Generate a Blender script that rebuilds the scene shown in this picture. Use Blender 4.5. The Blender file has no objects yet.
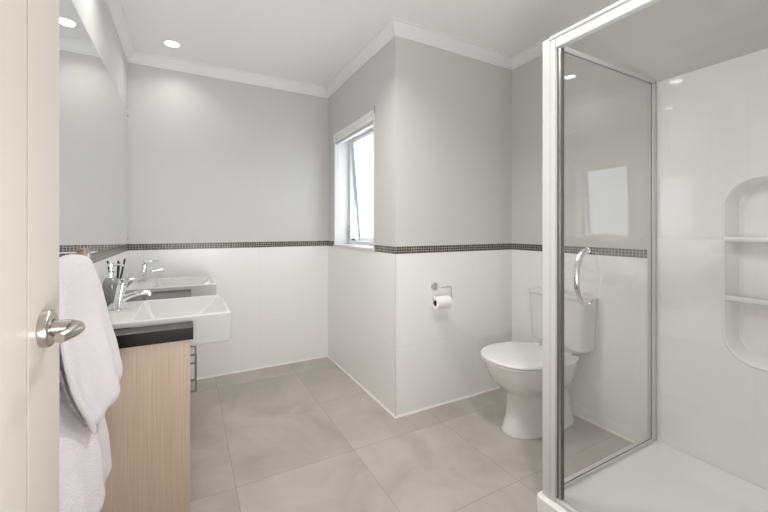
import bpy, bmesh, math, random
from mathutils import Vector, Matrix
random.seed(7)
PI = math.pi
sc = bpy.context.scene
C = sc.collection

# ------------------------------------------------------------------ camera
cam_d = bpy.data.cameras.new('camera')
cam_d.sensor_width = 36.0
cam_d.lens = 17.0
cam_d.shift_y = -27.8/768
cam_d.clip_start = 0.02
cam = bpy.data.objects.new('camera', cam_d)
C.objects.link(cam)
cam.location = (0, 0, 1.154)
cam.rotation_euler = (PI/2, 0, -math.radians(28.5))
sc.camera = cam

# ------------------------------------------------------------------ world, light, exposure
w = bpy.data.worlds.new('world'); sc.world = w
w.use_nodes = True
nt = w.node_tree
bg = nt.nodes['Background']
bg.inputs[0].default_value = (0.93, 0.97, 1.0, 1)
bg.inputs[1].default_value = 3.4
sc.view_settings.view_transform = 'Standard'
sc.view_settings.look = 'None'
sc.view_settings.gamma = 1.0
sc.view_settings.use_curve_mapping = False
sc.view_settings.exposure = 0.30
sc.cycles.max_bounces = 16
sc.cycles.diffuse_bounces = 8
sc.cycles.glossy_bounces = 8
sc.cycles.transparent_max_bounces = 16
sc.cycles.sample_clamp_indirect = 4.0
DOWNLIGHT_W = 1.5
FILL_W = 24.0
def area(name, loc, rot, sx, sy, watts, col, shape='RECTANGLE', spread=PI):
    l = bpy.data.lights.new(name, 'AREA'); l.shape = shape; l.size = sx; l.size_y = sy
    l.energy = watts; l.color = col; l.spread = spread
    o = bpy.data.objects.new(name, l); C.objects.link(o); o.location = loc; o.rotation_euler = rot
    return o
# added unseen up-light behind the camera, bounce fill off the ceiling
area('bounce_fill_light', (0.18, -0.24, 0.75), (math.radians(148), 0, 0), 0.76, 0.5, FILL_W, (0.98, 0.98, 1.0))

# ------------------------------------------------------------------ materials
def mat(name, col, rough=0.5, metal=0.0, coat=0.0, spec=0.5, bump=None, sheen=0.0, noise=None):
    m = bpy.data.materials.new(name); m.use_nodes = True
    n = m.node_tree.nodes; L = m.node_tree.links
    b = n['Principled BSDF']
    b.inputs['Base Color'].default_value = (*col, 1)
    b.inputs['Roughness'].default_value = rough
    b.inputs['Metallic'].default_value = metal
    b.inputs['Coat Weight'].default_value = coat
    b.inputs['Specular IOR Level'].default_value = spec
    b.inputs['Sheen Weight'].default_value = sheen
    tc = n.new('ShaderNodeTexCoord')
    if noise:                                   # (scale, amount)
        tx = n.new('ShaderNodeTexNoise'); tx.inputs['Scale'].default_value = noise[0]
        tx.inputs['Detail'].default_value = 4
        L.new(tc.outputs['Object'], tx.inputs['Vector'])
        mx = n.new('ShaderNodeMix'); mx.data_type = 'RGBA'
        k = noise[1]
        mx.inputs['A'].default_value = (*[c*(1-k) for c in col], 1)
        mx.inputs['B'].default_value = (*[min(1, c*(1+k)) for c in col], 1)
        L.new(tx.outputs['Fac'], mx.inputs['Factor']); L.new(mx.outputs['Result'], b.inputs['Base Color'])
    if bump:                                    # (scale, strength, distance)
        tx = n.new('ShaderNodeTexNoise'); tx.inputs['Scale'].default_value = bump[0]
        tx.inputs['Detail'].default_value = 3
        L.new(tc.outputs['Object'], tx.inputs['Vector'])
        bp = n.new('ShaderNodeBump'); bp.inputs['Strength'].default_value = bump[1]
        bp.inputs['Distance'].default_value = bump[2]
        L.new(tx.outputs['Fac'], bp.inputs['Height']); L.new(bp.outputs['Normal'], b.inputs['Normal'])
    return m

def mth(nt, op, a, b=None, c=None):
    m = nt.nodes.new('ShaderNodeMath'); m.operation = op
    for i, v in enumerate((a, b, c)):
        if v is None: continue
        if isinstance(v, (int, float)): m.inputs[i].default_value = v
        else: nt.links.new(v, m.inputs[i])
    return m.outputs[0]

def sep_world(nt):
    g = nt.nodes.new('ShaderNodeNewGeometry'); s = nt.nodes.new('ShaderNodeSeparateXYZ')
    nt.links.new(g.outputs['Position'], s.inputs[0]); return g, s

def joint(nt, coord, start, step, half):
    """1 on the grout line, 0 inside the tile"""
    f = mth(nt, 'FRACT', mth(nt, 'DIVIDE', mth(nt, 'SUBTRACT', coord, start), step))
    d = mth(nt, 'MINIMUM', f, mth(nt, 'SUBTRACT', 1.0, f))
    return mth(nt, 'LESS_THAN', d, half/step)

def mix_col(nt, fac, a, b):
    mx = nt.nodes.new('ShaderNodeMix'); mx.data_type = 'RGBA'
    for key, v in (('Factor', fac), ('A', a), ('B', b)):
        if isinstance(v, tuple): mx.inputs[key].default_value = (*v, 1)
        elif isinstance(v, (int, float)): mx.inputs[key].default_value = v
        else: nt.links.new(v, mx.inputs[key])
    return mx.outputs['Result']

def mat_wall_tile():
    m = mat('white_wall_tile', (0.8, 0.79, 0.78), 0.28); nt = m.node_tree; b = nt.nodes['Principled BSDF']
    g, s = sep_world(nt)
    jz = joint(nt, s.outputs['Z'], 0.427, 0.57, 0.0011)
    p = mth(nt, 'ADD', s.outputs['X'], s.outputs['Y'])
    jp = joint(nt, p, 0.21, 1.14, 0.0009)
    j = mth(nt, 'MULTIPLY', mth(nt, 'MAXIMUM', jz, jp), 0.55)
    nt.links.new(mix_col(nt, j, (0.85, 0.85, 0.845), (0.68, 0.675, 0.66)), b.inputs['Base Color'])
    return m

def mat_mosaic():
    m = mat('brown_glass_mosaic', (0.1, 0.08, 0.06), 0.12); nt = m.node_tree; b = nt.nodes['Principled BSDF']
    g, s = sep_world(nt)
    T, TP = 0.0152, 0.0182
    p = mth(nt, 'ADD', s.outputs['X'], s.outputs['Y'])
    j = mth(nt, 'MAXIMUM', joint(nt, s.outputs['Z'], 0.9965, T, 0.0011), joint(nt, p, 0.003, TP, 0.0013))
    cx = mth(nt, 'FLOOR', mth(nt, 'DIVIDE', mth(nt, 'SUBTRACT', p, 0.003), TP))
    cz = mth(nt, 'FLOOR', mth(nt, 'DIVIDE', mth(nt, 'SUBTRACT', s.outputs['Z'], 0.9965), T))
    wn = nt.nodes.new('ShaderNodeTexWhiteNoise'); wn.noise_dimensions = '2D'
    cb = nt.nodes.new('ShaderNodeCombineXYZ'); nt.links.new(cx, cb.inputs[0]); nt.links.new(cz, cb.inputs[1])
    nt.links.new(cb.outputs[0], wn.inputs['Vector'])
    cr = nt.nodes.new('ShaderNodeValToRGB'); cr.color_ramp.interpolation = 'CONSTANT'
    e = cr.color_ramp.elements
    e[0].position = 0; e[0].color = (0.018, 0.012, 0.008, 1)
    e[1].position = 0.35; e[1].color = (0.04, 0.028, 0.02, 1)
    x = e.new(0.6); x.color = (0.022, 0.022, 0.014, 1)
    x = e.new(0.82); x.color = (0.09, 0.07, 0.05, 1)
    nt.links.new(wn.outputs['Value'], cr.inputs[0])
    nt.links.new(mix_col(nt, j, cr.outputs[0], (0.50, 0.48, 0.45)), b.inputs['Base Color'])
    nt.links.new(mth(nt, 'MULTIPLY_ADD', j, 0.4, 0.28), b.inputs['Roughness'])
    return m

def mat_floor():
    m = mat('greige_floor_tile', (0.4, 0.36, 0.33), 0.38); nt = m.node_tree; b = nt.nodes['Principled BSDF']
    g, s = sep_world(nt)
    jx = joint(nt, s.outputs['X'], 0.191, 0.57, 0.0017)
    jy = joint(nt, s.outputs['Y'], 1.733, 0.57, 0.0017)
    # one double-length tile in front of the vanity has no joint across it
    ina = mth(nt, 'MULTIPLY', mth(nt, 'GREATER_THAN', s.outputs['X'], 0.194), mth(nt, 'LESS_THAN', s.outputs['X'], 0.758))
    inb = mth(nt, 'MULTIPLY', mth(nt, 'GREATER_THAN', s.outputs['Y'], 2.2), mth(nt, 'LESS_THAN', s.outputs['Y'], 2.4))
    jy = mth(nt, 'MULTIPLY', jy, mth(nt, 'SUBTRACT', 1.0, mth(nt, 'MULTIPLY', ina, inb)))
    j = mth(nt, 'MAXIMUM', jx, jy)
    ix = mth(nt, 'FLOOR', mth(nt, 'DIVIDE', mth(nt, 'SUBTRACT', s.outputs['X'], 0.191), 0.57))
    iy = mth(nt, 'FLOOR', mth(nt, 'DIVIDE', mth(nt, 'SUBTRACT', s.outputs['Y'], 1.733), 1.14))
    cb = nt.nodes.new('ShaderNodeCombineXYZ'); nt.links.new(ix, cb.inputs[0]); nt.links.new(iy, cb.inputs[1])
    wn = nt.nodes.new('ShaderNodeTexWhiteNoise'); nt.links.new(cb.outputs[0], wn.inputs['Vector'])
    add = nt.nodes.new('ShaderNodeVectorMath'); add.operation = 'ADD'
    sc3 = nt.nodes.new('ShaderNodeVectorMath'); sc3.operation = 'SCALE'; sc3.inputs['Scale'].default_value = 9
    nt.links.new(wn.outputs['Color'], sc3.inputs[0])
    nt.links.new(g.outputs['Position'], add.inputs[0]); nt.links.new(sc3.outputs[0], add.inputs[1])
    n1 = nt.nodes.new('ShaderNodeTexNoise'); n1.inputs['Scale'].default_value = 2.6; n1.inputs['Detail'].default_value = 7
    n1.inputs['Roughness'].default_value = 0.6; n1.inputs['Distortion'].default_value = 0.6
    nt.links.new(add.outputs[0], n1.inputs['Vector'])
    cr = nt.nodes.new('ShaderNodeValToRGB'); e = cr.color_ramp.elements
    e[0].position = 0.33; e[0].color = (0.345, 0.315, 0.287, 1)
    e[1].position = 0.68; e[1].color = (0.465, 0.432, 0.398, 1)
    nt.links.new(n1.outputs['Fac'], cr.inputs[0])
    nt.links.new(mix_col(nt, mth(nt, 'MULTIPLY', j, 0.75), cr.outputs[0], (0.25, 0.225, 0.2)), b.inputs['Base Color'])
    n2 = nt.nodes.new('ShaderNodeTexNoise'); n2.inputs['Scale'].default_value = 60
    bp = nt.nodes.new('ShaderNodeBump'); bp.inputs['Strength'].default_value = 0.06; bp.inputs['Distance'].default_value = 0.002
    nt.links.new(n2.outputs['Fac'], bp.inputs['Height']); nt.links.new(bp.outputs[0], b.inputs['Normal'])
    return m

def mat_wood():
    m = mat('pale_oak_laminate', (0.55, 0.4, 0.3), 0.45); nt = m.node_tree; b = nt.nodes['Principled BSDF']
    g, s = sep_world(nt)
    mp = nt.nodes.new('ShaderNodeMapping'); mp.inputs['Scale'].default_value = (260, 260, 5)
    nt.links.new(g.outputs['Position'], mp.inputs[0])
    n1 = nt.nodes.new('ShaderNodeTexNoise'); n1.inputs['Scale'].default_value = 1.0; n1.inputs['Detail'].default_value = 5
    nt.links.new(mp.outputs[0], n1.inputs['Vector'])
    cr = nt.nodes.new('ShaderNodeValToRGB'); e = cr.color_ramp.elements
    e[0].position = 0.3; e[0].color = (0.47, 0.36, 0.275, 1)
    e[1].position = 0.7; e[1].color = (0.56, 0.435, 0.34, 1)
    nt.links.new(n1.outputs['Fac'], cr.inputs[0]); nt.links.new(cr.outputs[0], b.inputs['Base Color'])
    return m

def mat_glass(name, tint, ior=1.55):
    m = bpy.data.materials.new(name); m.use_nodes = True; nt = m.node_tree; nt.nodes.clear()
    out = nt.nodes.new('ShaderNodeOutputMaterial')
    g = nt.nodes.new('ShaderNodeNewGeometry')
    fr = nt.nodes.new('ShaderNodeFresnel')
    nt.links.new(mth(nt, 'MULTIPLY_ADD', g.outputs['Backfacing'], 1/ior-ior, ior), fr.inputs['IOR'])
    tr = nt.nodes.new('ShaderNodeBsdfTransparent'); tr.inputs[0].default_value = (*tint, 1)
    gl = nt.nodes.new('ShaderNodeBsdfGlossy'); gl.inputs['Roughness'].default_value = 0.0
    mx = nt.nodes.new('ShaderNodeMixShader')
    nt.links.new(fr.outputs[0], mx.inputs[0]); nt.links.new(tr.outputs[0], mx.inputs[1]); nt.links.new(gl.outputs[0], mx.inputs[2])
    nt.links.new(mx.outputs[0], out.inputs[0])
    return m

def mat_frosted():
    m = bpy.data.materials.new('frosted_window_glass'); m.use_nodes = True; nt = m.node_tree; nt.nodes.clear()
    out = nt.nodes.new('ShaderNodeOutputMaterial')
    tl = nt.nodes.new('ShaderNodeBsdfTranslucent'); tl.inputs[0].default_value = (0.95, 0.97, 0.98, 1)
    gl = nt.nodes.new('ShaderNodeBsdfGlossy'); gl.inputs['Roughness'].default_value = 0.25
    mx = nt.nodes.new('ShaderNodeMixShader'); mx.inputs[0].default_value = 0.06
    nt.links.new(tl.outputs[0], mx.inputs[1]); nt.links.new(gl.outputs[0], mx.inputs[2]); nt.links.new(mx.outputs[0], out.inputs[0])
    return m

def mat_emit(name, col, s):
    m = bpy.data.materials.new(name); m.use_nodes = True; nt = m.node_tree; b = nt.nodes['Principled BSDF']
    b.inputs['Emission Color'].default_value = (*col, 1); b.inputs['Emission Strength'].default_value = s
    return m

M = dict(
    paint=mat('light_grey_wall_paint', (0.605, 0.60, 0.59), 0.45, bump=(220, 0.05, 0.001)),
    ceil=mat('white_ceiling_paint', (0.86, 0.86, 0.86), 0.7, bump=(200, 0.04, 0.001)),
    cornice=mat('white_cornice_paint', (0.80, 0.80, 0.80), 0.5, bump=(150, 0.02, 0.001)),
    tile=mat_wall_tile(), mosaic=mat_mosaic(), floor=mat_floor(), wood=mat_wood(),
    grout=mat('white_silicone_seal', (0.8, 0.76, 0.7), 0.5, noise=(30, 0.03)),
    edge=mat('white_tile_edge_trim', (0.72, 0.71, 0.70), 0.4, noise=(30, 0.02)),
    wframe=mat('white_window_aluminium', (0.68, 0.68, 0.685), 0.3, noise=(20, 0.01)),
    pvc=mat('white_plastic', (0.84, 0.84, 0.83), 0.35, noise=(20, 0.01)),
    dark=mat('black_rubber_seal', (0.03, 0.035, 0.045), 0.5, noise=(40, 0.1)),
    groove_shade=mat('painted_groove_shade', (0.07, 0.06, 0.05), 0.8, noise=(40, 0.1)),
    seal=mat('grey_rubber_seal', (0.10, 0.10, 0.10), 0.5, noise=(40, 0.1)),
    blue=mat('blue_grey_sash_edge', (0.20, 0.26, 0.33), 0.35, noise=(40, 0.1)),
    door=mat('warm_white_door_paint', (0.53, 0.48, 0.435), 0.4, bump=(90, 0.03, 0.001)),
    nickel=mat('satin_nickel', (0.50, 0.475, 0.44), 0.27, metal=1.0, noise=(60, 0.05)),
    chrome=mat('polished_chrome', (0.80, 0.81, 0.82), 0.08, metal=1.0, noise=(60, 0.02)),
    bronze=mat('rose_bronze_metal', (0.50, 0.40, 0.34), 0.28, metal=1.0, noise=(50, 0.05)),
    steel=mat('dark_brushed_steel', (0.30, 0.29, 0.28), 0.35, metal=1.0, noise=(60, 0.06)),
    ceramic=mat('white_vitreous_china', (0.70, 0.695, 0.68), 0.14, coat=0.3, noise=(8, 0.01)),
    basin=mat('white_basin_ceramic', (0.565, 0.56, 0.55), 0.14, coat=0.3, noise=(8, 0.01)),
    seatp=mat('white_seat_plastic', (0.74, 0.735, 0.72), 0.22, noise=(8, 0.01)),
    black=mat('black_gloss_worktop', (0.010, 0.008, 0.008), 0.20, spec=0.40, noise=(80, 0.3)),
    acryl=mat('white_shower_acrylic', (0.85, 0.85, 0.845), 0.06, coat=0.3, noise=(6, 0.01)),
    tray=mat('white_acrylic_tray', (0.85, 0.85, 0.845), 0.22, noise=(6, 0.01)),
    alu=mat('white_powder_coated_aluminium', (0.60, 0.60, 0.59), 0.3, noise=(20, 0.01)),
    glass=mat_glass('clear_shower_glass', (0.992, 0.994, 0.992)),
    frost=mat_frosted(),
    towel=mat('pale_pink_terry_cloth', (0.74, 0.68, 0.71), 0.95, sheen=0.3, bump=(300, 1.0, 0.006), noise=(14, 0.03)),
    trimw=mat('dark_woven_trim', (0.22, 0.19, 0.19), 0.8, noise=(160, 0.6)),
    paper=mat('white_toilet_paper', (0.86, 0.86, 0.85), 0.9, bump=(120, 0.3, 0.002)),
    core=mat('brown_cardboard', (0.16, 0.06, 0.045), 0.9, noise=(60, 0.1)),
    soap=mat('smoky_grey_bottle', (0.22, 0.225, 0.215), 0.12, coat=0.5, noise=(30, 0.08)),
    reedm=mat('black_sticks', (0.02, 0.02, 0.022), 0.5, noise=(60, 0.2)),
    cup=mat('pale_ceramic_cup', (0.62, 0.64, 0.64), 0.2, noise=(30, 0.03)),
    lamp=mat_emit('downlight_diffuser', (1.0, 0.97, 0.92), 9.0),
    hall=mat('hall_paint', (0.62, 0.56, 0.50), 0.6, noise=(5, 0.03)),
)
mm = bpy.data.materials.new('silvered_mirror'); mm.use_nodes = True
_b = mm.node_tree.nodes['Principled BSDF']; _b.inputs['Metallic'].default_value = 1; _b.inputs['Roughness'].default_value = 0.0
_b.inputs['Base Color'].default_value = (0.90, 0.92, 0.91, 1); M['mirror'] = mm

# ------------------------------------------------------------------ mesh helpers
def box(bm, x0, x1, y0, y1, z0, z1, bev=0.0, seg=2):
    vs = [bm.verts.new(p) for p in ((x0,y0,z0),(x1,y0,z0),(x1,y1,z0),(x0,y1,z0),(x0,y0,z1),(x1,y0,z1),(x1,y1,z1),(x0,y1,z1))]
    fs = [bm.faces.new([vs[i] for i in q]) for q in ((0,3,2,1),(4,5,6,7),(0,1,5,4),(1,2,6,5),(2,3,7,6),(3,0,4,7))]
    if bev > 0:
        es = set()
        for f in fs: es.update(f.edges)
        bmesh.ops.bevel(bm, geom=list(es), offset=bev, segments=seg, profile=0.5, affect='EDGES')
    return bm

def loft(bm, loops, cap0=True, cap1=True, closed=False):
    rows = [[bm.verts.new(p) for p in lp] for lp in loops]
    n = len(rows[0])
    pairs = list(zip(rows[:-1], rows[1:]))
    if closed: pairs.append((rows[-1], rows[0]))
    for a, b in pairs:
        for i in range(n):
            k = (i+1) % n
            bm.faces.new((a[i], a[k], b[k], b[i]))
    if not closed:
        if cap0: bm.faces.new(list(reversed(rows[0])))
        if cap1: bm.faces.new(rows[-1])
    return bm

def tube(bm, pts, rad, n=14, cap=True):
    """round tube along a path; rad is a number or a list"""
    pts = [Vector(p) for p in pts]
    if not isinstance(rad, (list, tuple)): rad = [rad]*len(pts)
    T = []
    for i in range(len(pts)):
        a = pts[max(0, i-1)]; b = pts[min(len(pts)-1, i+1)]
        T.append((b-a).normalized())
    up = Vector((0,0,1)) if abs(T[0].z) < 0.9 else Vector((1,0,0))
    N = (up - T[0]*up.dot(T[0])).normalized()
    loops = []
    for i, p in enumerate(pts):
        N = (N - T[i]*N.dot(T[i])).normalized(); B = T[i].cross(N)
        loops.append([p + (N*math.cos(2*PI*k/n) + B*math.sin(2*PI*k/n))*rad[i] for k in range(n)])
    return loft(bm, loops, cap, cap)

def lathe(bm, prof, axis_o=(0,0,0), axis='Z', n=32, cap=True):
    """prof: list of (radius, height)"""
    o = Vector(axis_o); loops = []
    for r, h in prof:
        lp = []
        for k in range(n):
            c, s = math.cos(2*PI*k/n)*r, math.sin(2*PI*k/n)*r
            if axis == 'Z': v = Vector((c, s, h))
            elif axis == 'X': v = Vector((h, c, s))
            else: v = Vector((s, h, c))
            lp.append(o+v)
        loops.append(lp)
    return loft(bm, loops, cap, cap)

def rrect(x0, x1, y0, y1, r, z, n=5):
    pts = []
    for cx, cy, a0 in ((x1-r, y1-r, 0), (x0+r, y1-r, 90), (x0+r, y0+r, 180), (x1-r, y0+r, 270)):
        for i in range(n+1):
            a = math.radians(a0 + 90*i/n); pts.append((cx+r*math.cos(a), cy+r*math.sin(a), z))
    return pts

def smoothpath(pts, sub=8):
    P = [Vector(p) for p in pts]; out = []
    for i in range(len(P)-1):
        p0 = P[max(0, i-1)]; p1 = P[i]; p2 = P[i+1]; p3 = P[min(len(P)-1, i+2)]
        for k in range(sub):
            t = k/sub
            out.append(0.5*((2*p1) + (p2-p0)*t + (2*p0-5*p1+4*p2-p3)*t*t + (-p0+3*p1-3*p2+p3)*t**3))
    out.append(P[-1]); return out

def obj(name, bm, m, parent=None, smooth=True, origin=None, angle=0.7):
    bmesh.ops.recalc_face_normals(bm, faces=bm.faces)
    me = bpy.data.meshes.new(name)
    if origin is None:
        if parent is not None: origin = Vector(parent['_base']) if '_base' in parent else Vector(parent.location)
        elif len(bm.verts):
            xs = [v.co.x for v in bm.verts]; ys = [v.co.y for v in bm.verts]; zs = [v.co.z for v in bm.verts]
            origin = Vector(((min(xs)+max(xs))/2, (min(ys)+max(ys))/2, min(zs)))
    origin = Vector(origin)
    for v in bm.verts: v.co -= origin
    bm.to_mesh(me); bm.free()
    if smooth:
        for p in me.polygons: p.use_smooth = True
        me.set_sharp_from_angle(angle=angle)
    o = bpy.data.objects.new(name, me); C.objects.link(o)
    if smooth:
        wm = o.modifiers.new('weighted_normals', 'WEIGHTED_NORMAL'); wm.keep_sharp = True
    me.materials.append(m)
    if parent is not None:
        o.parent = parent
        base = parent
        pw = Vector((0,0,0)); q = parent
        while q is not None: pw += q.location; q = q.parent
        o.location = origin - pw
    else: o.location = origin
    return o

def wloc(o):
    p = Vector((0,0,0))
    while o is not None: p += o.location; o = o.parent
    return p

def part(name, bm, m, parent, **k):
    return obj(name, bm, m, parent, origin=wloc(parent), **k)

def thing(name, label, cat, loc, group=None):
    o = bpy.data.objects.new(name, None); C.objects.link(o); o.location = loc; o.empty_display_size = 0.1
    o['label'] = label; o['category'] = cat
    if group: o['group'] = group
    return o
def tag(o, label, cat, group=None):
    o['label'] = label; o['category'] = cat
    if group: o['group'] = group
    return o
def struct(o, label, cat):
    o['kind'] = 'structure'; o['label'] = label; o['category'] = cat; return o
def copy_tree(o, parent=None):
    c = o.copy(); C.objects.link(c)
    if parent is not None: c.parent = parent
    for ch in [q for q in bpy.data.objects if q.parent == o and q.name != c.name]:
        copy_tree(ch, c)
    return c
NB = bmesh.new

# ------------------------------------------------------------------ room numbers (metres)
XL, XW, XR = -0.371, 1.117, 2.113       # left wall, window wall, right wall
YB, YT, YF = 3.112, 1.908, -0.02        # back wall, toilet alcove wall, wall with the doorway
H = 2.4
WY0, WY1, WZ0, WZ1 = 2.196, 2.95, 1.005, 1.955   # window opening
NY0, NY1, NZ0, NZ1 = 0.315, 0.69, 0.575, 1.365   # moulded shelf recess
BZ0, BZ1 = 0.9965, 1.0421               # mosaic band
DX0, DX1, DH = -0.225, 0.58, 2.03       # doorway

# floor, ceiling
b = NB(); box(b, XL-0.1, XR+0.25, -1.3, YB+0.1, -0.08, 0)
struct(obj('floor', b, M['floor']), 'large matt greige floor tiles with thin joints', 'floor')
b = NB(); box(b, XL-0.1, XR+0.25, -1.3, YB+0.1, H, H+0.08)
struct(obj('ceiling', b, M['ceil']), 'flat white painted ceiling', 'ceiling')

b = NB(); box(b, XL-0.1, XL, YF-0.1, YB+0.1, 0, H)
wl = struct(obj('wall_left', b, M['paint']), 'light grey wall behind the mirror and vanity', 'wall')
b = NB(); box(b, XL, XW, YB, YB+0.1, 0, H)
wb = struct(obj('wall_back', b, M['paint']), 'light grey far wall over white tiles', 'wall')
b = NB()
box(b, XW, XW+0.15, YT+0.15, WY0, 0, H); box(b, XW, XW+0.15, WY1, YB+0.1, 0, H)
box(b, XW, XW+0.15, WY0, WY1, 0, WZ0); box(b, XW, XW+0.15, WY0, WY1, WZ1, H)
ww = struct(obj('wall_window_side', b, M['paint'], smooth=False), 'grey and white wall holding the narrow window', 'wall')
b = NB(); box(b, XW, XR+0.15, YT, YT+0.15, 0, H)
wn_ = struct(obj('wall_alcove', b, M['paint']), 'grey and white wall with the toilet roll holder', 'wall')
b = NB()
box(b, XR, XR+0.15, YF-0.1, NY0-0.04, 0, H); box(b, XR, XR+0.15, NY1+0.03, YT, 0, H)
box(b, XR, XR+0.15, NY0-0.04, NY1+0.03, 0, NZ0-0.03); box(b, XR, XR+0.15, NY0-0.04, NY1+0.03, NZ1+0.03, H)
wr = struct(obj('wall_right', b, M['paint'], smooth=False), 'grey and white wall behind the toilet cistern', 'wall')
b = NB()
box(b, XL, DX0, YF-0.1, YF, 0, H); box(b, DX1, XR, YF-0.1, YF, 0, H); box(b, DX0, DX1, YF-0.1, YF, DH, H)
wf = struct(obj('wall_front', b, M['paint'], smooth=False), 'grey wall with the open doorway behind the viewer', 'wall')
# short stretch of hall behind the doorway
b = NB()
box(b, XL-0.1, XL, -1.3, YF-0.1, 0, H); box(b, XR, XR+0.15, -1.3, YF-0.1, 0, H); box(b, XL, XR, -1.3, -1.2, 0, H)
struct(obj('wall_hall', b, M['hall'], smooth=False), 'beige hall walls outside the doorway', 'wall')

# tiling and mosaic band, parts of each wall
t = 0.003
def tiling(wall, boxes_, bands):
    b = NB()
    for q in boxes_: box(b, *q)
    part('wall_tiling', b, M['tile'], wall, smooth=False)
    b = NB()
    for q in bands: box(b, *q)
    part('mosaic_band', b, M['mosaic'], wall, smooth=False)
tiling(wl, [(XL, XL+t, YF, YB, 0, BZ0)], [(XL, XL+t+.001, YF, YB, BZ0, BZ1)])
tiling(wb, [(XL+t, XW-t, YB-t, YB, 0, BZ0)], [(XL+t, XW-t, YB-t-.001, YB, BZ0, BZ1)])
tiling(ww, [(XW-t, XW, YT-t, YB, 0, BZ0)], [(XW-t-.001, XW, YT-t, WY0-.012, BZ0, BZ1), (XW-t-.001, XW, WY1+.012, YB, BZ0, BZ1)])
tiling(wn_, [(XW, XR-t, YT-t, YT, 0, BZ0)], [(XW, XR-t, YT-t-.001, YT, BZ0, BZ1)])
tiling(wr, [(XR-t, XR, 0.99, YT, 0, BZ0)], [(XR-t-.001, XR, 0.99, YT, BZ0, BZ1)])

# cornice swept round the room
path = [(XL, YB), (XW, YB), (XW, YT), (XR, YT), (XR, YF), (XL, YF)]
prof = [(0, 0.075), (0.007, 0.075), (0.009, 0.066), (0.016, 0.060), (0.024, 0.046), (0.034, 0.028), (0.043, 0.018), (0.046, 0.009), (0.055, 0.007), (0.055, 0.0), (0, 0)]
def inset(path, d):
    n = len(path); out = []
    for i in range(n):
        p0, p1, p2 = Vector(path[i-1]), Vector(path[i]), Vector(path[(i+1) % n])
        a = (p1-p0).normalized(); c = (p2-p1).normalized()
        na = Vector((a.y, -a.x)); nc = Vector((c.y, -c.x))     # clockwise path: inside on the right
        out.append(p1 + (na+nc)*d/(1+na.dot(nc)))
    return out
b = NB(); rows = []
for dx, dz in prof:
    q = inset(path, dx); rows.append([b.verts.new((p.x, p.y, H-dz)) for p in q])
for i in range(len(rows)):
    a, c = rows[i], rows[(i+1) % len(rows)]
    for k in range(6): b.faces.new((a[k], a[(k+1) % 6], c[(k+1) % 6], c[k]))
struct(obj('trim_1', b, M['cornice'], angle=0.25), 'white stepped cornice round the ceiling', 'cornice')

# silicone line where the tiles meet the floor
b = NB(); rows = []
for dx, dz in ((0.003, 0.012), (0.009, 0.004), (0.010, 0.0), (0.003, 0.0)):
    q = inset(path, dx); rows.append([(p.x, p.y, dz) for p in q])
rr = [[b.verts.new(p) for p in r_] for r_ in rows]
for i in range(4):
    a, c = rr[i], rr[(i+1) % 4]
    for k in range(4): b.faces.new((a[k], a[(k+1) % 6], c[(k+1) % 6], c[k]))
struct(obj('trim_2', b, M['grout'], smooth=False), 'pale sealant line along the foot of the tiles', 'trim')
# corner edge of the tiles and the plaster corner above
b = NB(); box(b, XW-0.0045, XW+0.002, YT-0.0045, YT+0.002, 0, BZ0)
struct(obj('trim_3', b, M['edge'], smooth=False), 'slim white tile edge on the outer corner', 'trim')

# ------------------------------------------------------------------ window
win = bpy.data.objects.new('window_1', None); C.objects.link(win); win.location = (XW+0.14, (WY0+WY1)/2, WZ0)
struct(win, 'narrow frosted awning window, tilted open', 'window')
b = NB(); f = 0.038; fx0, fx1 = XW+0.125, XW+0.175
g0, g1, h0, h1 = WY0+0.012, WY1-0.012, WZ0+0.012, WZ1-0.012
box(b, fx0, fx1, g0, 2.372, h0, h1, .003); box(b, fx0, fx1, g1-f, g1, h0, h1, .003)
box(b, fx0, fx1, 2.372, g1-f, h0, h0+0.03, .003); box(b, fx0, fx1, 2.372, g1-f, h1-0.03, h1, .003)
part('window_frame', b, M['wframe'], win)
b = NB()   # white liner boards of the reveal
box(b, XW-0.004, fx1, WY1-0.012, WY1, WZ0, WZ1, .002); box(b, XW-0.004, fx1, WY0, WY0+0.012, WZ0, WZ1, .002)
box(b, XW-0.004, fx1, WY0+.012, WY1-.012, WZ1-0.012, WZ1, .002)
part('reveal_lining', b, M['wframe'], win)
b = NB(); box(b, XW-0.010, fx0, WY0-.006, WY1+.006, WZ0-0.010, WZ0+0.012, .003)
part('window_sill', b, M['wframe'], win)
# sash hinged at its head, swung outwards at the foot
sash = bpy.data.objects.new('sash', None); C.objects.link(sash); sash.parent = win
hinge = Vector((fx0+0.02, 0, h1-0.03)); tilt = math.radians(4.5)
def tb(bm):
    for v in bm.verts:
        d = v.co - hinge; y = v.co.y; c, s = math.cos(tilt), math.sin(tilt)
        v.co = Vector((hinge.x + d.x*c - d.z*s, y, hinge.z + d.x*s + d.z*c))
    return bm
sy0, sy1, sz0, sz1 = 2.368, g1-f+.002, h0+0.030, h1-0.032; sx0, sx1 = fx0+0.006, fx0+0.036; sf = 0.024
b = NB(); box(b, sx0, sx1, sy0, sy0+sf, sz0, sz1, .002); box(b, sx0, sx1, sy1-sf, sy1, sz0, sz1, .002)
box(b, sx0, sx1, sy0+sf, sy1-sf, sz0, sz0+sf, .002); box(b, sx0, sx1, sy0+sf, sy1-sf, sz1-sf, sz1, .002)
part('sash_frame', tb(b), M['wframe'], sash)
b = NB(); box(b, sx0+.004, sx1+.006, sy1, sy1+.006, sz0-.004, sz1, .001); box(b, sx0+.004, sx0+.012, sy1-sf-.006, sy1-sf, sz0+sf, sz1-sf)
box(b, sx0+.012, sx1+.002, sy0, sy1, sz0-.007, sz0)
part('sash_edge', tb(b), M['blue'], sash)
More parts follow.
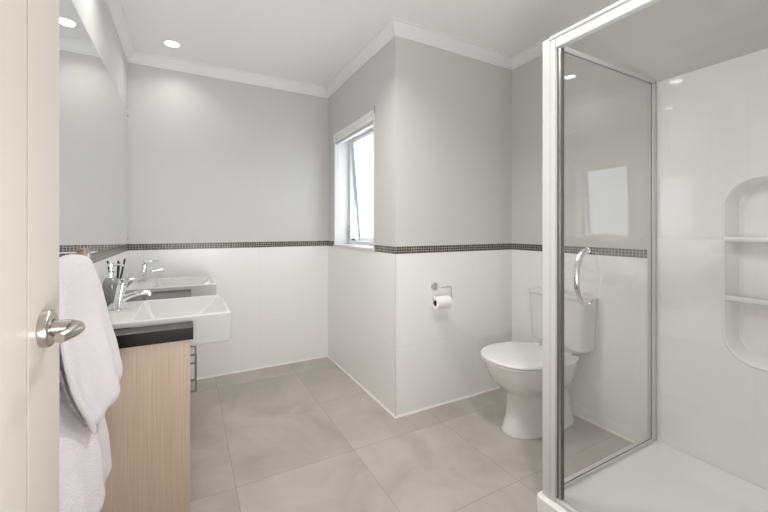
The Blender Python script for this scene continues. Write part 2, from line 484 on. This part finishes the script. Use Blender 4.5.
b = NB(); box(b, sx0+.012, sx0+.018, sy0+sf-.002, sy1-sf+.002, sz0+sf-.002, sz1-sf+.002)
part('window_pane', tb(b), M['frost'], sash)
b = NB(); box(b, fx0-.012, fx0+.006, g1-f+.004, g1-f+.022, h0+.05, h0+.115, .004); box(b, fx0-.008, fx0+.002, g1-f+.002, g1-f+.012, h0+.115, h0+.165, .003)
part('window_latch', b, M['steel'], win)
b = NB(); tube(b, [(fx0+.012, g1-f-.006, h0+.04), (fx0+.05, g1-f-.02, h0+.035), (fx0+.085, g1-f-.03, h0+.035)], .005)
part('window_stay', b, M['dark'], win)

# roller blind in the head of the window
bl = thing('roller_blind', 'rolled-up white roller blind across the head of the window', 'blind', (XW, (WY0+WY1)/2, WZ1-0.02))
b = NB()
pf = [(XW+.06, 1.9545), (XW-.014, 1.9545), (XW-.017, 1.945), (XW-.016, 1.925), (XW-.010, 1.921), (XW-.012, 1.905), (XW-.008, 1.889), (XW+.06, 1.885)]
loft(b, [[(x, yy, z) for x, z in pf] for yy in (WY0+.013, WY1-.013)])
part('blind_cassette', b, M['pvc'], bl, smooth=False)
b = NB(); box(b, XW+.003, XW+.013, WY0+.02, WY1-.02, 1.868, 1.886, .002)
part('bottom_rail', b, M['alu'], bl)
for ya in (WY0+.004, WY1-.012):
    b = NB(); box(b, XW-.016, XW+.03, ya, ya+.008, 1.887, 1.957, .001); part('end_bracket', b, M['alu'], bl)
b = NB(); box(b, XW-.004, XW+.0, WY0-.006, WY0-.002, 1.93, 1.985, .0005); part('bracket_tab', b, M['steel'], bl)
b = NB(); yc = WY1-.022
pts = [(XW+.012, yc, 1.885), (XW+.012, yc, 1.30), (XW+.012, yc-.0, 1.245), (XW+.022, yc, 1.225), (XW+.034, yc, 1.245), (XW+.034, yc, 1.30), (XW+.034, yc, 1.885)]
tube(b, smoothpath(pts, 6), .0016, 6)
part('pull_cord', b, M['pvc'], bl)

# ------------------------------------------------------------------ open door in the left foreground
DXf = -0.187
dr = bpy.data.objects.new('door_1', None); C.objects.link(dr); dr.location = (DXf-.019, 0.03, 0.008)
struct(dr, 'open warm white door with a satin lever handle', 'door')
b = NB()
Y0, Y1, St = 0.03, 0.790, 0.138
box(b, DXf-.038, DXf, Y1-St+.0020, Y1, .008, 2.0, .0008); box(b, DXf-.038, DXf, Y0, Y0+St, .008, 2.0, .002)
box(b, DXf-.030, DXf-.010, Y0+St-.004, Y1-St+.004, .01, 1.998)
box(b, DXf-.038, DXf, Y0+St+.0012, Y1-St-.0014, .012, 1.996, .0008)
part('door_leaf', b, M['door'], dr)
b = NB(); box(b, DXf-.008, DXf-.0006, Y1-St-.0012, Y1-St+.0018, .012, 1.996)  # dark strip in the panel gap, the groove's shade put in as colour
part('groove_shade_strip', b, M['groove_shade'], dr, smooth=False)
hd = bpy.data.objects.new('door_handle', None); C.objects.link(hd); hd.parent = dr; hd.location = (.019, .697, .992)
hy, hz = 0.708, 1.006
b = NB(); lathe(b, [(.0265, 0), (.0275, .002), (.0275, .009), (.0262, .0115), (.024, .0125), (.0135, .0125), (.0132, .0105), (.0, .0105)][:-1], (DXf, hy, hz), 'X', 40)
part('rose', b, M['nickel'], hd)
b = NB()
P = smoothpath([(DXf+.010, hy, hz), (DXf+.024, hy, hz), (DXf+.0355, hy-.003, hz), (DXf+.0425, hy-.014, hz), (DXf+.0430, hy-.031, hz-.0005), (DXf+.0395, hy-.049, hz-.001), (DXf+.0340, hy-.063, hz-.002)], 7)
nP = len(P); R_ = [.0112-.0017*min(1, i/(nP*.4))-.0026*max(0, (i/(nP-1)-.5)/.5) for i in range(nP)]
tube(b, P, R_, 20)
part('lever', b, M['nickel'], hd, angle=1.0)

# ------------------------------------------------------------------ mirror
mi = thing('wall_mirror', 'wide frameless mirror on the left wall above the basins', 'mirror', (XL, 2.0, 1.045))
b = NB(); box(b, XL, XL+.006, 0.86, 3.108, 1.045, 1.974, .0008, 1)
part('mirror_glass', b, M['mirror'], mi, smooth=False)
for z in (1.075, 1.942):
    b = NB(); lathe(b, [(.006, .006), (.006, .008), (.004, .0095)], (XL, 3.085, z), 'X', 14)
    part('fixing_screw', b, M['steel'], mi)

# ------------------------------------------------------------------ ceiling downlights
def downlight(x, y, k=0.6):
    d = bpy.data.objects.new('ceiling_downlight', None); C.objects.link(d); d.location = (x, y, H)
    b = NB(); lathe(b, [(.058, 0), (.058, -.003), (.052, -.005), (.043, -.004), (.041, 0)], (x, y, H), 'Z', 36, cap=False)
    part('bezel', b, M['pvc'], d)
    b = NB(); lathe(b, [(.043, -.0012), (.042, -.003), (.02, -.0045)], (x, y, H), 'Z', 36)
    part('diffuser', b, M['lamp'], d)
    l = area('downlight_light', (0, 0, -.012), (0, 0, 0), .08, .08, DOWNLIGHT_W*k, (1.0, 0.98, 0.95), 'DISK', math.radians(135))
    l.parent = d
    return d
tag(downlight(-0.09, 2.835), 'round recessed downlight at the far end of the ceiling by the left cornice', 'ceiling light')
tag(downlight(-0.19, 1.89, 1.3), 'round recessed downlight seen only as a reflection in the shower glass', 'ceiling light')
tag(downlight(0.55, 1.52, 5.5), 'round recessed downlight over the middle of the floor, outside the picture top', 'ceiling light')
tag(downlight(0.88, 0.52, 3.6), 'added unseen downlight between the doorway and the shower, fill for the shower', 'ceiling light')  # added fill lamp above the view to brighten the shower

# ------------------------------------------------------------------ vanity
VY0, VY1 = 1.490, 2.93
vc = thing('vanity_cabinet', 'pale wood vanity cabinet under the black worktop', 'cabinet', (-.18, (VY0+VY1)/2, 0))
b = NB(); box(b, XL+.008, .010, VY0, VY0+.018, 0, .7545, .0008); part('side_panel', b, M['wood'], vc)
b = NB(); box(b, XL+.008, .010, VY1-.018, VY1, 0, .7545, .0008); part('side_panel', b, M['wood'], vc)
b = NB(); box(b, XL+.008, -.01, VY0+.018, VY1-.018, .08, .098); box(b, -.05, -.034, VY0+.018, VY1-.018, 0, .08); box(b, XL+.008, XL+.02, VY0+.018, VY1-.018, .098, .69)
part('carcass', b, M['wood'], vc, smooth=False)
ds = [(VY0+.020, 2.208), (2.211, VY1-.020)]
for i, (a, c) in enumerate(ds):
    b = NB(); box(b, -.008, .010, a, c, .085, .694, .001); d = part('cabinet_door', b, M['wood'], vc)
    yh = (2.14, 2.30)[i]
    z0, z1 = .298, .497; x = .041
    b = NB()
    box(b, x-.004, x+.004, yh-.005, yh+.005, z0, z1, .001); box(b, .0095, x, yh-.005, yh+.005, z1-.009, z1, .001); box(b, .0095, x, yh-.005, yh+.005, z0, z0+.009, .001)
    if i == 0: box(b, .0095, x, yh-.005, yh+.005, z1-.052, z1-.043, .001)
    part('bar_handle', b, M['steel'], d)

BAS = [(1.570, 2.003), (2.400, 2.833)]
b = NB(); x0, xn, x1 = XL+.004, -.187, .020; za, zb = .755, .7985
box(b, x0, xn, VY0-.018, VY1+.012, za, zb)
ys = [VY0-.018, BAS[0][0]-.001, BAS[0][1]+.001, BAS[1][0]-.001, BAS[1][1]+.001, VY1+.012]
for a, c in ((ys[0], ys[1]), (ys[2], ys[3]), (ys[4], ys[5])): box(b, xn, x1, a, c, za, zb)
bmesh.ops.remove_doubles(b, verts=b.verts, dist=1e-5)
tag(obj('worktop', b, M['black'], smooth=False), 'glossy black worktop on the wooden vanity, cut around both basins', 'worktop')

def basin(y0, y1, label):
    o = thing('wash_basin', label, 'basin', (0, (y0+y1)/2, .702), 'rectangular semi-recessed basins')
    b = NB(); X0, X1, T = -.300, .156, .82
    def L(x0, x1, ya, yb, r, z): return rrect(x0, x1, ya, yb, r, z, 4)
    loops = [L(-.186, X1-.006, y0+.005, y1-.005, .014, .702), L(-.186, X1-.001, y0, y1, .014, .709),
             L(-.186, X1, y0, y1, .014, .7995), L(X0, X1, y0, y1, .014, .8), L(X0, X1, y0, y1, .014, .8155), L(X0+.003, X1-.003, y0+.003, y1-.003, .012, T),
             L(-.176, X1-.014, y0+.014, y1-.014, .016, T), L(-.172, X1-.018, y0+.018, y1-.018, .016, T-.004),
             L(-.162, X1-.062, y0+.036, y1-.040, .022, T-.050), L(-.140, X1-.125, y0+.060, y1-.065, .03, T-.088), L(-.09, -.02, y0+.15, y1-.15, .03, T-.094)]
    loft(b, loops)
    part('basin_body', b, M['basin'], o, angle=0.55)
    ym = (y0+y1)/2
    b = NB(); lathe(b, [(.022, .7262), (.022, .7285), (.017, .7295), (.006, .7298)], (-.055, ym, 0), 'Z', 24)
    part('drain', b, M['chrome'], o)
    b = NB(); lathe(b, [(.006, T-.002), (.006, T+.0008), (.003, T+.0012)], (-.15, y0+.045, 0), 'Z', 14)
    return o, b
o, bb = basin(*BAS[0], 'near white rectangular basin jutting from the worktop, nearest the wooden side panel'); bb.free()
o, bb = basin(*BAS[1], 'far white rectangular basin in the worktop, nearest the back wall'); bb.free()

def tap(y, label):
    x, z = -.245, .82
    o = thing('basin_mixer_tap', label, 'tap', (x, y, z), 'chrome basin mixer taps')
    b = NB(); lathe(b, [(.027, 0), (.027, .005), (.022, .009)], (x, y, z), 'Z', 28); part('tap_base', b, M['chrome'], o)
    b = NB(); tube(b, [(x, y, z+.004), (x+.004, y, z+.04), (x+.011, y, z+.085), (x+.014, y, z+.104), (x+.0155, y, z+.108)], [.019, .0175, .0165, .016, .012], 24); part('tap_body', b, M['chrome'], o, angle=.6)
    b = NB(); P = smoothpath([(x+.004, y, z+.035), (x+.032, y, z+.056), (x+.072, y, z+.066), (x+.110, y, z+.067)], 6); n = len(P)
    tube(b, P, [.0135-.005*i/(n-1) for i in range(n)], 18)
    tube(b, [(x+.106, y, z+.067), (x+.107, y, z+.055)], .0078, 14); part('spout', b, M['chrome'], o, angle=.8)
    b = NB(); tube(b, [(x+.0155, y, z+.109), (x+.0185, y, z+.124), (x+.019, y, z+.130)], [.016, .015, .010], 24)
    tube(b, smoothpath([(x+.018, y, z+.121), (x+.050, y, z+.128), (x+.085, y, z+.129)], 5), [.0065]*5+[.0045]*6, 12); part('tap_lever', b, M['chrome'], o, angle=.8)
    return o
tap(1.800, 'chrome mixer tap on the near basin, beside the draped towel')
tap(2.700, 'chrome mixer tap on the far basin, against the tiled back wall')

# soap dispenser
sx, sy_, sz_ = -.312, 2.10, .7985
o = thing('soap_dispenser', 'smoky grey soap bottle with a chrome pump on the worktop between the taps', 'soap dispenser', (sx, sy_, sz_))
b = NB(); lathe(b, [(.030, 0), (.0335, .003), (.0335, .095), (.031, .108), (.022, .122), (.0145, .127)], (sx, sy_, sz_), 'Z', 32); part('bottle', b, M['soap'], o, angle=.5)
b = NB(); lathe(b, [(.0165, .1255), (.0165, .150), (.012, .154), (.0075, .156), (.0075, .176), (.014, .178), (.014, .190), (.010, .192)], (sx, sy_, sz_), 'Z', 24)
tube(b, [(sx+.008, sy_, sz_+.184), (sx+.045, sy_-.01, sz_+.183), (sx+.05, sy_-.011, sz_+.176)], .005, 10); part('pump', b, M['chrome'], o, angle=.5)
# cup with black sticks
cx, cy = -.315, 2.235
o = thing('diffuser_jar', 'small pale jar holding black sticks behind the soap bottle', 'jar', (cx, cy, sz_))
b = NB(); lathe(b, [(.026, 0), (.028, .002), (.028, .09), (.0265, .092), (.0245, .09), (.0245, .006), (.01, .005)], (cx, cy, sz_), 'Z', 28); part('jar_body', b, M['cup'], o, angle=.5)
for k, (a, r, hgt) in enumerate(((-2.6, .030, .195), (-1.0, .032, .185), (.2, .034, .20), (1.3, .026, .19), (2.6, .02, .18))):
    c, s = math.cos(a), math.sin(a)
    b = NB(); tube(b, [(cx+c*.009, cy+s*.009, sz_+.0085), (cx+c*.019, cy+s*.019, sz_+.095), (cx+c*r*1.15, cy+s*r*1.15, sz_+hgt)], .0042, 8)
    tag(obj('diffuser_stick', b, M['reedm']), 'black stick standing in the small jar behind the soap bottle', 'stick', 'black sticks in the jar')

# ------------------------------------------------------------------ towel rail and towel
o = thing('towel_rail', 'square metal towel rail on the left wall holding the pink towel', 'towel rail', (XL, 1.39, 1.045))
b = NB(); box(b, XL+.003, XL+.012, 1.355, 1.425, 1.035, 1.092, .002); part('wall_plate', b, M['chrome'], o)
b = NB(); box(b, XL+.010, -.262, 1.375, 1.405, 1.050, 1.080, .002); part('rail_arm', b, M['chrome'], o)
b = NB(); box(b, -.282, -.266, 0.93, 1.353, 1.044, 1.060, .002); part('rail_bar', b, M['chrome'], o)
b = NB(); box(b, -.2835, -.2625, 1.350, 1.425, 1.040, 1.0925, .0015); part('end_block', b, M['bronze'], o)
b = NB(); box(b, -.2835, -.2625, 0.90, .93, 1.040, 1.0925, .0015); box(b, XL+.003, -.27, .905, .925, 1.05, 1.08, .0015); part('end_block', b, M['bronze'], o)

def cloth(bm, fn, nu, nv, thick):
    """sheet from fn(u,v) thickened along its own normals"""
    P = [[Vector(fn(i/nu, j/nv)) for i in range(nu+1)] for j in range(nv+1)]
    def nrm(i, j):
        a = P[j][min(nu, i+1)] - P[j][max(0, i-1)]; c = P[min(nv, j+1)][i] - P[max(0, j-1)][i]
        return a.cross(c).normalized()
    def edge(i, j):
        e = min(i, nu-i, j, nv-j); return (0.35, 0.8, 1.0)[min(2, e)]
    A = [[bm.verts.new(P[j][i] + nrm(i, j)*thick/2*edge(i, j)) for i in range(nu+1)] for j in range(nv+1)]
    B = [[bm.verts.new(P[j][i] - nrm(i, j)*thick/2*edge(i, j)) for i in range(nu+1)] for j in range(nv+1)]
    for j in range(nv):
        for i in range(nu):
            bm.faces.new((A[j][i], A[j][i+1], A[j+1][i+1], A[j+1][i])); bm.faces.new((B[j][i], B[j+1][i], B[j+1][i+1], B[j][i+1]))
    for j in range(nv):
        bm.faces.new((A[j][0], A[j+1][0], B[j+1][0], B[j][0])); bm.faces.new((A[j][nu], B[j][nu], B[j+1][nu], A[j+1][nu]))
    for i in range(nu):
        bm.faces.new((A[0][i], B[0][i], B[0][i+1], A[0][i+1])); bm.faces.new((A[nv][i], A[nv][i+1], B[nv][i+1], B[nv][i]))

def interp(tab, z):
    for (z0, v0), (z1, v1) in zip(tab[:-1], tab[1:]):
        if z <= z0 and z >= z1:
            f = (z0-z)/(z0-z1); f = f*f*(3-2*f)*.3+f*.7; return v0+(v1-v0)*f
    return tab[-1][1] if z < tab[-1][0] else tab[0][1]
FAR = [(1.07, -.252), (1.03, -.240), (.98, -.223), (.90, -.204), (.80, -.178), (.70, -.160), (.60, -.155)]
NEAR = [(1.07, -.245), (.95, -.243), (.80, -.232), (.66, -.205), (.6, -.20)]
def front(u, v):
    zt = 1.064; zb = .650 + .085*u**1.6
    z = zt + (zb-zt)*v
    yn = interp([(1.07, 1.00), (.86, 1.00), (.78, 1.035), (.655, 1.115), (.6, 1.12)], z); y = yn + (1.34-yn)*u
    x = interp(NEAR, z)*(1-u) + interp(FAR, z)*u
    x += .007*math.sin(u*9+1.2+v*1.5)*min(1, v*2) + .004*math.sin(u*21+2*v)*v
    y += .004*math.sin(v*4.0)*u
    return (x, y, z)
FAR2 = [(1.07, -.292), (1.0, -.300), (.85, -.285), (.70, -.245), (.66, -.222), (.55, -.204), (.44, -.198), (.40, -.20)]
def back(u, v):
    yn = 1.03 - .13*min(1, v*1.6); y = yn + (1.34-yn)*u; zt = 1.064; zb = .447 - .012*u
    z = zt + (zb-zt)*v
    x = interp(FAR2, z) - .012*(1-u)
    x += (.007*math.sin(u*8+2.6+v*1.2) + .004*math.sin(u*19+3*v))*min(1, v*1.4)
    return (x, y + .012*math.sin(v*7)*u, z)
def top(u, v):
    yn = 1.00 + .03*v; y = yn + (1.34-yn)*u
    a = PI*v; cxx = -.272; r = .022
    return (cxx + r*math.cos(a)*1.1, y, 1.056 + .020*math.sin(a) + .003*math.sin(u*11))
tw = thing('bath_towel', 'pale pink terry towel draped over the square rail beside the door', 'towel', (-.25, 1.2, .40))
def whole(u, v):
    # one continuous sheet: long wall-side drop, over the rail, short room-side drop
    if v < .56: return back(u, 1-v/.56)
    if v < .64: return top(u, 1-(v-.56)/.08)
    return front(u, (v-.64)/.36)
def whole_s(u, v):
    s = Vector((0,0,0)); k = 0
    for d in (-.02, -.01, 0, .01, .02):
        vv = min(1, max(0, v+d*(1 if .02 < v < .98 else 0))); s += Vector(whole(u, vv)); k += 1
    return s/k
b = NB(); cloth(b, whole_s, 26, 90, .017)
c_ = part('towel_sheet', b, M['towel'], tw, angle=3.0)
b = NB()
def trimf(u, v):
    p = Vector(front(0.0, .50+.42*u)); p += Vector((-.006, -.008, 0)); p += Vector((-.005*v, -.001*v, 0)); return p
cloth(b, trimf, 60, 4, .003)
part('woven_trim', b, M['trimw'], tw)['label'] = 'dark woven edging of the towel'

# ------------------------------------------------------------------ toilet
TY = 1.455
tl = thing('toilet', 'white close-coupled toilet with closed lid against the right wall', 'toilet', (1.8, TY, 0))
def dsec(x0, x1, hw, z, e=2.0, fr=.5, back=.8, n=44):
    """horizontal section: round nose towards -x, squarer tail towards the wall"""
    xm = x0 + (x1-x0)*fr; pts = []
    for k in range(n):
        a = 2*PI*k/n; c, s = math.cos(a), math.sin(a)
        if c < 0: x = xm - (xm-x0)*abs(c)**(2/2.15); y = hw*math.copysign(abs(s)**(2/2.15), s)
        else:
            p = 4.5; x = xm + (x1-xm)*abs(c)**(2/p); y = math.copysign(abs(s)**(2/2.3), s)*hw*(1-(1-back)*abs(c)**1.2)
        pts.append((x, TY+y, z))
    return pts
b = NB()
secs = [(1.568, 2.085, .122, .0, .45, .92), (1.566, 2.085, .124, .012, .45, .92), (1.576, 2.082, .113, .03, .45, .92), (1.590, 2.075, .104, .09, .45, .92), (1.598, 2.06, .102, .15, .45, .92),
        (1.600, 2.04, .104, .20, .45, .92), (1.588, 2.035, .118, .232, .45, .9), (1.545, 2.04, .152, .262, .45, .85), (1.503, 2.05, .176, .305, .45, .78),
        (1.478, 2.065, .188, .360, .45, .72), (1.468, 2.08, .193, .392, .45, .7), (1.468, 2.085, .193, .402, .45, .7), (1.475, 2.08, .187, .4055, .45, .7)]
loft(b, [dsec(x0, x1, hw, z, fr=fr, back=bk) for x0, x1, hw, z, fr, bk in secs])
part('pan', b, M['ceramic'], tl, angle=.8)
b = NB()
def seat_sec(o_, z): return dsec(1.460+o_, 1.915-o_, .202-o_, z, fr=.48, back=.74)
loft(b, [seat_sec(.004, .4060), seat_sec(.0, .4085), seat_sec(.0, .417), seat_sec(.004, .4195)])
part('seat', b, M['seatp'], tl, angle=.9)
b = NB()
def lid_sec(o_, z): return dsec(1.455+o_, 1.922-o_, .206-o_, z, fr=.48, back=.62)
loft(b, [lid_sec(.006, .4210), lid_sec(.001, .4225), lid_sec(.0, .429), lid_sec(.004, .4345), lid_sec(.016, .4385), lid_sec(.06, .4415), lid_sec(.13, .4425)])
part('lid', b, M['seatp'], tl, angle=.9)
b = NB()
for s in (-1, 1): lathe(b, [(.016, -.02), (.016, .02)], (1.918, TY+s*.075, .424), 'Y', 18)
box(b, 1.905, 1.935, TY-.10, TY+.10, .4055, .420, .003)
part('hinge', b, M['seatp'], tl)
b = NB()
def cs(x0, hw, z, r=.03): return rrect(x0, XR-.006, TY-.006-hw, TY-.006+hw, r, z, 6)
loft(b, [cs(1.985, .162, .437, .03), cs(1.972, .176, .4425, .035), cs(1.968, .180, .46, .035), cs(1.960, .190, .735, .03)])
box(b, 1.99, 2.095, TY-.11, TY+.11, .40, .445, .01)
ci = part('cistern', b, M['ceramic'], tl, angle=.5)
b = NB()
loft(b, [cs(1.957, .193, .7375, .03), cs(1.954, .196, .740, .03), cs(1.954, .196, .752, .03), cs(1.958, .192, .7575, .03), cs(1.975, .168, .7595, .03)])
part('cistern_lid', b, M['ceramic'], tl, angle=.5)
b = NB(); lathe(b, [(.024, .7585), (.024, .7625), (.021, .764)], (2.03, TY, 0), 'Z', 28)
part('flush_button', b, M['chrome'], tl)

# ------------------------------------------------------------------ toilet roll holder and roll
hx, hz = 1.404, .778
o = thing('toilet_roll_holder', 'chrome toilet roll holder on the tiled alcove wall', 'toilet roll holder', (hx, YT, hz))
b = NB(); lathe(b, [(.028, -.003), (.028, -.008), (.024, -.013), (.012, -.014)], (hx, YT, hz), 'Y', 28); part('mount', b, M['chrome'], o)
b = NB(); tube(b, smoothpath([(hx, YT-.010, hz), (hx, YT-.05, hz), (hx+.006, YT-.062, hz), (hx+.035, YT-.064, hz), (hx+.078, YT-.064, hz), (hx+.088, YT-.064, hz-.008), (hx+.088, YT-.064, hz-.050), (hx+.088, YT-.064, hz-.074), (hx+.078, YT-.064, hz-.081), (hx+.05, YT-.064, hz-.081), (hx-.04, YT-.064, hz-.081), (hx-.052, YT-.064, hz-.072), (hx-.056, YT-.064, hz-.058)], 6), .0042, 12)
part('arm', b, M['chrome'], o)
tr = thing('toilet_roll', 'small white toilet roll hanging on the chrome holder', 'toilet roll', (hx+.045, YT-.064, hz-.13))
rx0, rx1, ry, rz = hx-.040, hx+.068, YT-.064, hz-.0935
b = NB(); n = 40
def ring(r, x): return [(x, ry+r*math.cos(2*PI*k/n), rz+r*math.sin(2*PI*k/n)) for k in range(n)]
loft(b, [ring(.0195, rx0), ring(.038, rx0), ring(.0395, rx0+.002), ring(.0395, rx1-.002), ring(.038, rx1), ring(.0195, rx1)], closed=True)
part('paper', b, M['paper'], tr, angle=.6)
b = NB(); loft(b, [ring(.0165, rx0+.001), ring(.0195, rx0+.001), ring(.0195, rx1-.001), ring(.0165, rx1-.001)], closed=True)
part('cardboard_core', b, M['core'], tr, angle=.6)

# ------------------------------------------------------------------ shower
SX0, SY1 = 1.243, 1.005       # outer front and outer end of the tray
ty0 = YF+.004
sr = thing('shower_tray', 'white acrylic shower tray with raised rim', 'shower tray', ((SX0+2.1)/2, .5, 0))
b = NB(); x1 = 2.108
L_ = [rrect(SX0+.004, x1, ty0, SY1-.004, .02, .0005), rrect(SX0, x1, ty0, SY1, .02, .01), rrect(SX0, x1, ty0, SY1, .02, .068), rrect(SX0+.002, x1, ty0+.002, SY1-.002, .02, .073), rrect(SX0+.007, x1, ty0+.006, SY1-.007, .02, .076),
         rrect(SX0+.072, x1-.016, ty0+.03, SY1-.046, .03, .076)]
for k in range(1, 11):
    q = k/10; dd = .10*(1-math.cos(q*PI/2)) ; dd = .11*q; zz = .076-.046*math.sin(q*PI/2)
    L_.append(rrect(SX0+.072+dd*.6, x1-.016-dd, ty0+.03+dd, SY1-.046-dd, .03+.05*q, zz))
L_.append(rrect(SX0+.36, x1-.36, ty0+.36, SY1-.40, .06, .024))
loft(b, L_)
part('tray_body', b, M['tray'], sr, angle=.5)
b = NB(); lathe(b, [(.045, .0235), (.045, .027), (.038, .029), (.01, .0295)], ((SX0+x1)/2, .48, 0), 'Z', 30); part('waste_cover', b, M['chrome'], sr)

# moulded wall liner with the shelf recess
XF = 2.098
ln = thing('shower_wall_liner', 'glossy white moulded shower wall with a rounded shelf recess', 'shower wall', (XF, .5, .0775))
def rr_yz(y0, y1, z0, z1, r, x, n=10):
    return [(x, p[0], p[1]) for p in rrect(y0, y1, z0, z1, r, 0, n)]
b = NB()
hole_o = rr_yz(NY0-.012, NY1+.012, NZ0-.012, NZ1+.012, .125, XF)
loops = [hole_o, rr_yz(NY0-.009, NY1+.009, NZ0-.009, NZ1+.009, .122, XF-.0045), rr_yz(NY0-.004, NY1+.004, NZ0-.004, NZ1+.004, .118, XF-.0055), rr_yz(NY0, NY1, NZ0, NZ1, .115, XF-.002),
         rr_yz(NY0+.010, NY1-.010, NZ0+.008, NZ1-.008, .108, XF+.020), rr_yz(NY0+.026, NY1-.026, NZ0+.018, NZ1-.018, .10, XF+.056), rr_yz(NY0+.04, NY1-.04, NZ0+.035, NZ1-.035, .09, XF+.064)]
loft(b, loops, cap0=False, cap1=True)
# flat sheet around the hole, built from a fan of quads to a rectangle
Yn, Yf, Zb_, Zt = YF+.01, .9575, .0775, 1.895
b.verts.ensure_lookup_table()
N_ = len(hole_o); inner = b.verts[:N_]
def outp(p):
    y, z = p[1], p[2]; cy, cz = (NY0+NY1)/2, (NZ0+NZ1)/2
    dy, dz = y-cy, z-cz
    ks = []
    if abs(dy) > 1e-9: ks.append(((Yf if dy > 0 else Yn)-cy)/dy)
    if abs(dz) > 1e-9: ks.append(((Zt if dz > 0 else Zb_)-cz)/dz)
    k = min(ks); return (XF, cy+dy*k, cz+dz*k)
outer = [b.verts.new(outp(p)) for p in hole_o]
cor = {}
for i in range(N_):
    k = (i+1) % N_; a, c = outer[i].co, outer[k].co
    fs = [inner[i], inner[k], outer[k], outer[i]]
    if abs(a.y-c.y) > 1e-5 and abs(a.z-c.z) > 1e-5:      # crosses a corner of the rectangle
        cyy = Yf if max(abs(a.y-Yf), abs(c.y-Yf)) > 0 and (abs(a.y-Yf) < 1e-4 or abs(c.y-Yf) < 1e-4) else Yn
        czz = Zt if (abs(a.z-Zt) < 1e-4 or abs(c.z-Zt) < 1e-4) else Zb_
        v = b.verts.new((XF, cyy, czz)); cor[i] = v; fs = [inner[i], inner[k], outer[k], v, outer[i]]
    b.faces.new(fs)
rim = []
for i in range(N_):
    rim.append(outer[i])
    if i in cor: rim.append(cor[i])
bk = [b.verts.new((XR-.001, v.co.y, v.co.z)) for v in rim]
for i in range(len(rim)):
    k = (i+1) % len(rim); b.faces.new((rim[i], rim[k], bk[k], bk[i]))
part('liner_sheet', b, M['acryl'], ln, angle=.45)
for zc in (1.105, .846):
    b = NB()
    loft(b, [[(x, y, z) for x, z in ((XF+.062, zc-.014), (XF+.004, zc-.014), (XF-.006, zc-.010), (XF-.0105, zc-.002), (XF-.009, zc+.007), (XF-.002, zc+.012), (XF+.008, zc+.010), (XF+.020, zc+.006), (XF+.062, zc+.006))] for y in (NY0-.004, NY1+.004)])
    part('moulded_shelf', b, M['acryl'], ln, angle=.9)
b = NB(); box(b, 1.30, XF-.002, YF+.001, YF+.012, .0775, 1.895, .003); part('side_sheet', b, M['acryl'], ln)

# enclosure
se = thing('shower_enclosure', 'white framed glass shower enclosure with a curved chrome door handle', 'shower enclosure', (1.29, .97, .076))
z0, z1 = .0765, 1.862
HZ0, HZ1 = 1.862, 1.910
PX0, PX1, PY0, PY1 = 1.2670, 1.3130, .9300, .9870
b = NB()
box(b, PX0, PX0+.020, .9530, PY1, z0, HZ1, .002); box(b, PX0+.0015, PX1-.004, PY0, .9520, z0, HZ1-.004, .0015)
box(b, PX0+.018, PX1, PY0+.018, PY1-.002, z0, HZ1, .002)
part('corner_post', b, M['alu'], se)
b = NB()
box(b, PX0+.002, PX0+.034, YF+.001, PY0-.0005, HZ0, HZ1, .003); box(b, PX0-.003, PX0+.002, YF+.001, .9520, HZ1-.010, HZ1+.002, .001)
part('header_rail', b, M['alu'], se)
b = NB(); box(b, PX1+.0005, 2.095, .958, .982, 1.886, HZ1-.004, .003); part('end_header_rail', b, M['alu'], se)
b = NB(); box(b, PX1+.0005, 2.095, .957, .984, z0, .091, .002); part('end_bottom_rail', b, M['alu'], se)
b = NB(); box(b, 2.062, 2.0955, .9565, .9845, .091, 1.885, .003); part('wall_channel', b, M['alu'], se)
b = NB(); box(b, PX1-.002, 2.066, .9670, .9725, .088, 1.889); gp = part('end_glass_panel', b, M['glass'], se, smooth=False)
b = NB()
box(b, PX1, 2.062, .9655, .9665, .091, .0935); box(b, PX1, 2.062, .9655, .9665, 1.8835, 1.886); box(b, 2.0595, 2.0625, .9650, .9668, .091, 1.886)
part('glazing_seal', b, M['dark'], se, smooth=False)
b = NB(); box(b, PX0+.004, PX0+.034, YF+.001, PY0-.0005, z0, .092, .003); part('bottom_track', b, M['alu'], se)
# pivot door
gx = PX0+.016
sd = bpy.data.objects.new('shower_door', None); C.objects.link(sd); sd.parent = se
b = NB(); box(b, gx, gx+.006, YF+.05, .9095, .098, 1.856); part('door_glass', b, M['glass'], sd, smooth=False)
b = NB(); box(b, gx-.005, gx+.010, .9115, .9225, .096, 1.858, .002); part('door_stile', b, M['nickel'], sd)
b = NB(); box(b, gx-.002, gx+.009, .9228, .9292, .096, 1.858); box(b, gx-.0035, gx+.0095, .9075, .9113, .098, 1.856); part('door_seal', b, M['seal'], sd, smooth=False)
b = NB(); box(b, gx-.004, gx+.010, YF+.03, YF+.05, .096, 1.858, .002); part('hinge_stile', b, M['nickel'], sd)
b = NB(); hyy = .808
A = []
for k in range(25):
    a = -PI/2 + PI*k/24
    A.append((gx-.004-.060*math.cos(a)**.85 if abs(math.cos(a)) > 1e-6 else gx-.004, hyy, .978+.094*math.sin(a)))
A = [(gx-.002, hyy, .978-.094)] + A[1:-1] + [(gx-.002, hyy, .978+.094)]
tube(b, A, .0115, 16)
for s in (-1, 1): lathe(b, [(.013, -.0005), (.013, -.006), (.011, -.008)], (gx, hyy, .978+.094*s), 'X', 20)
part('door_handle', b, M['chrome'], sd, angle=.8)
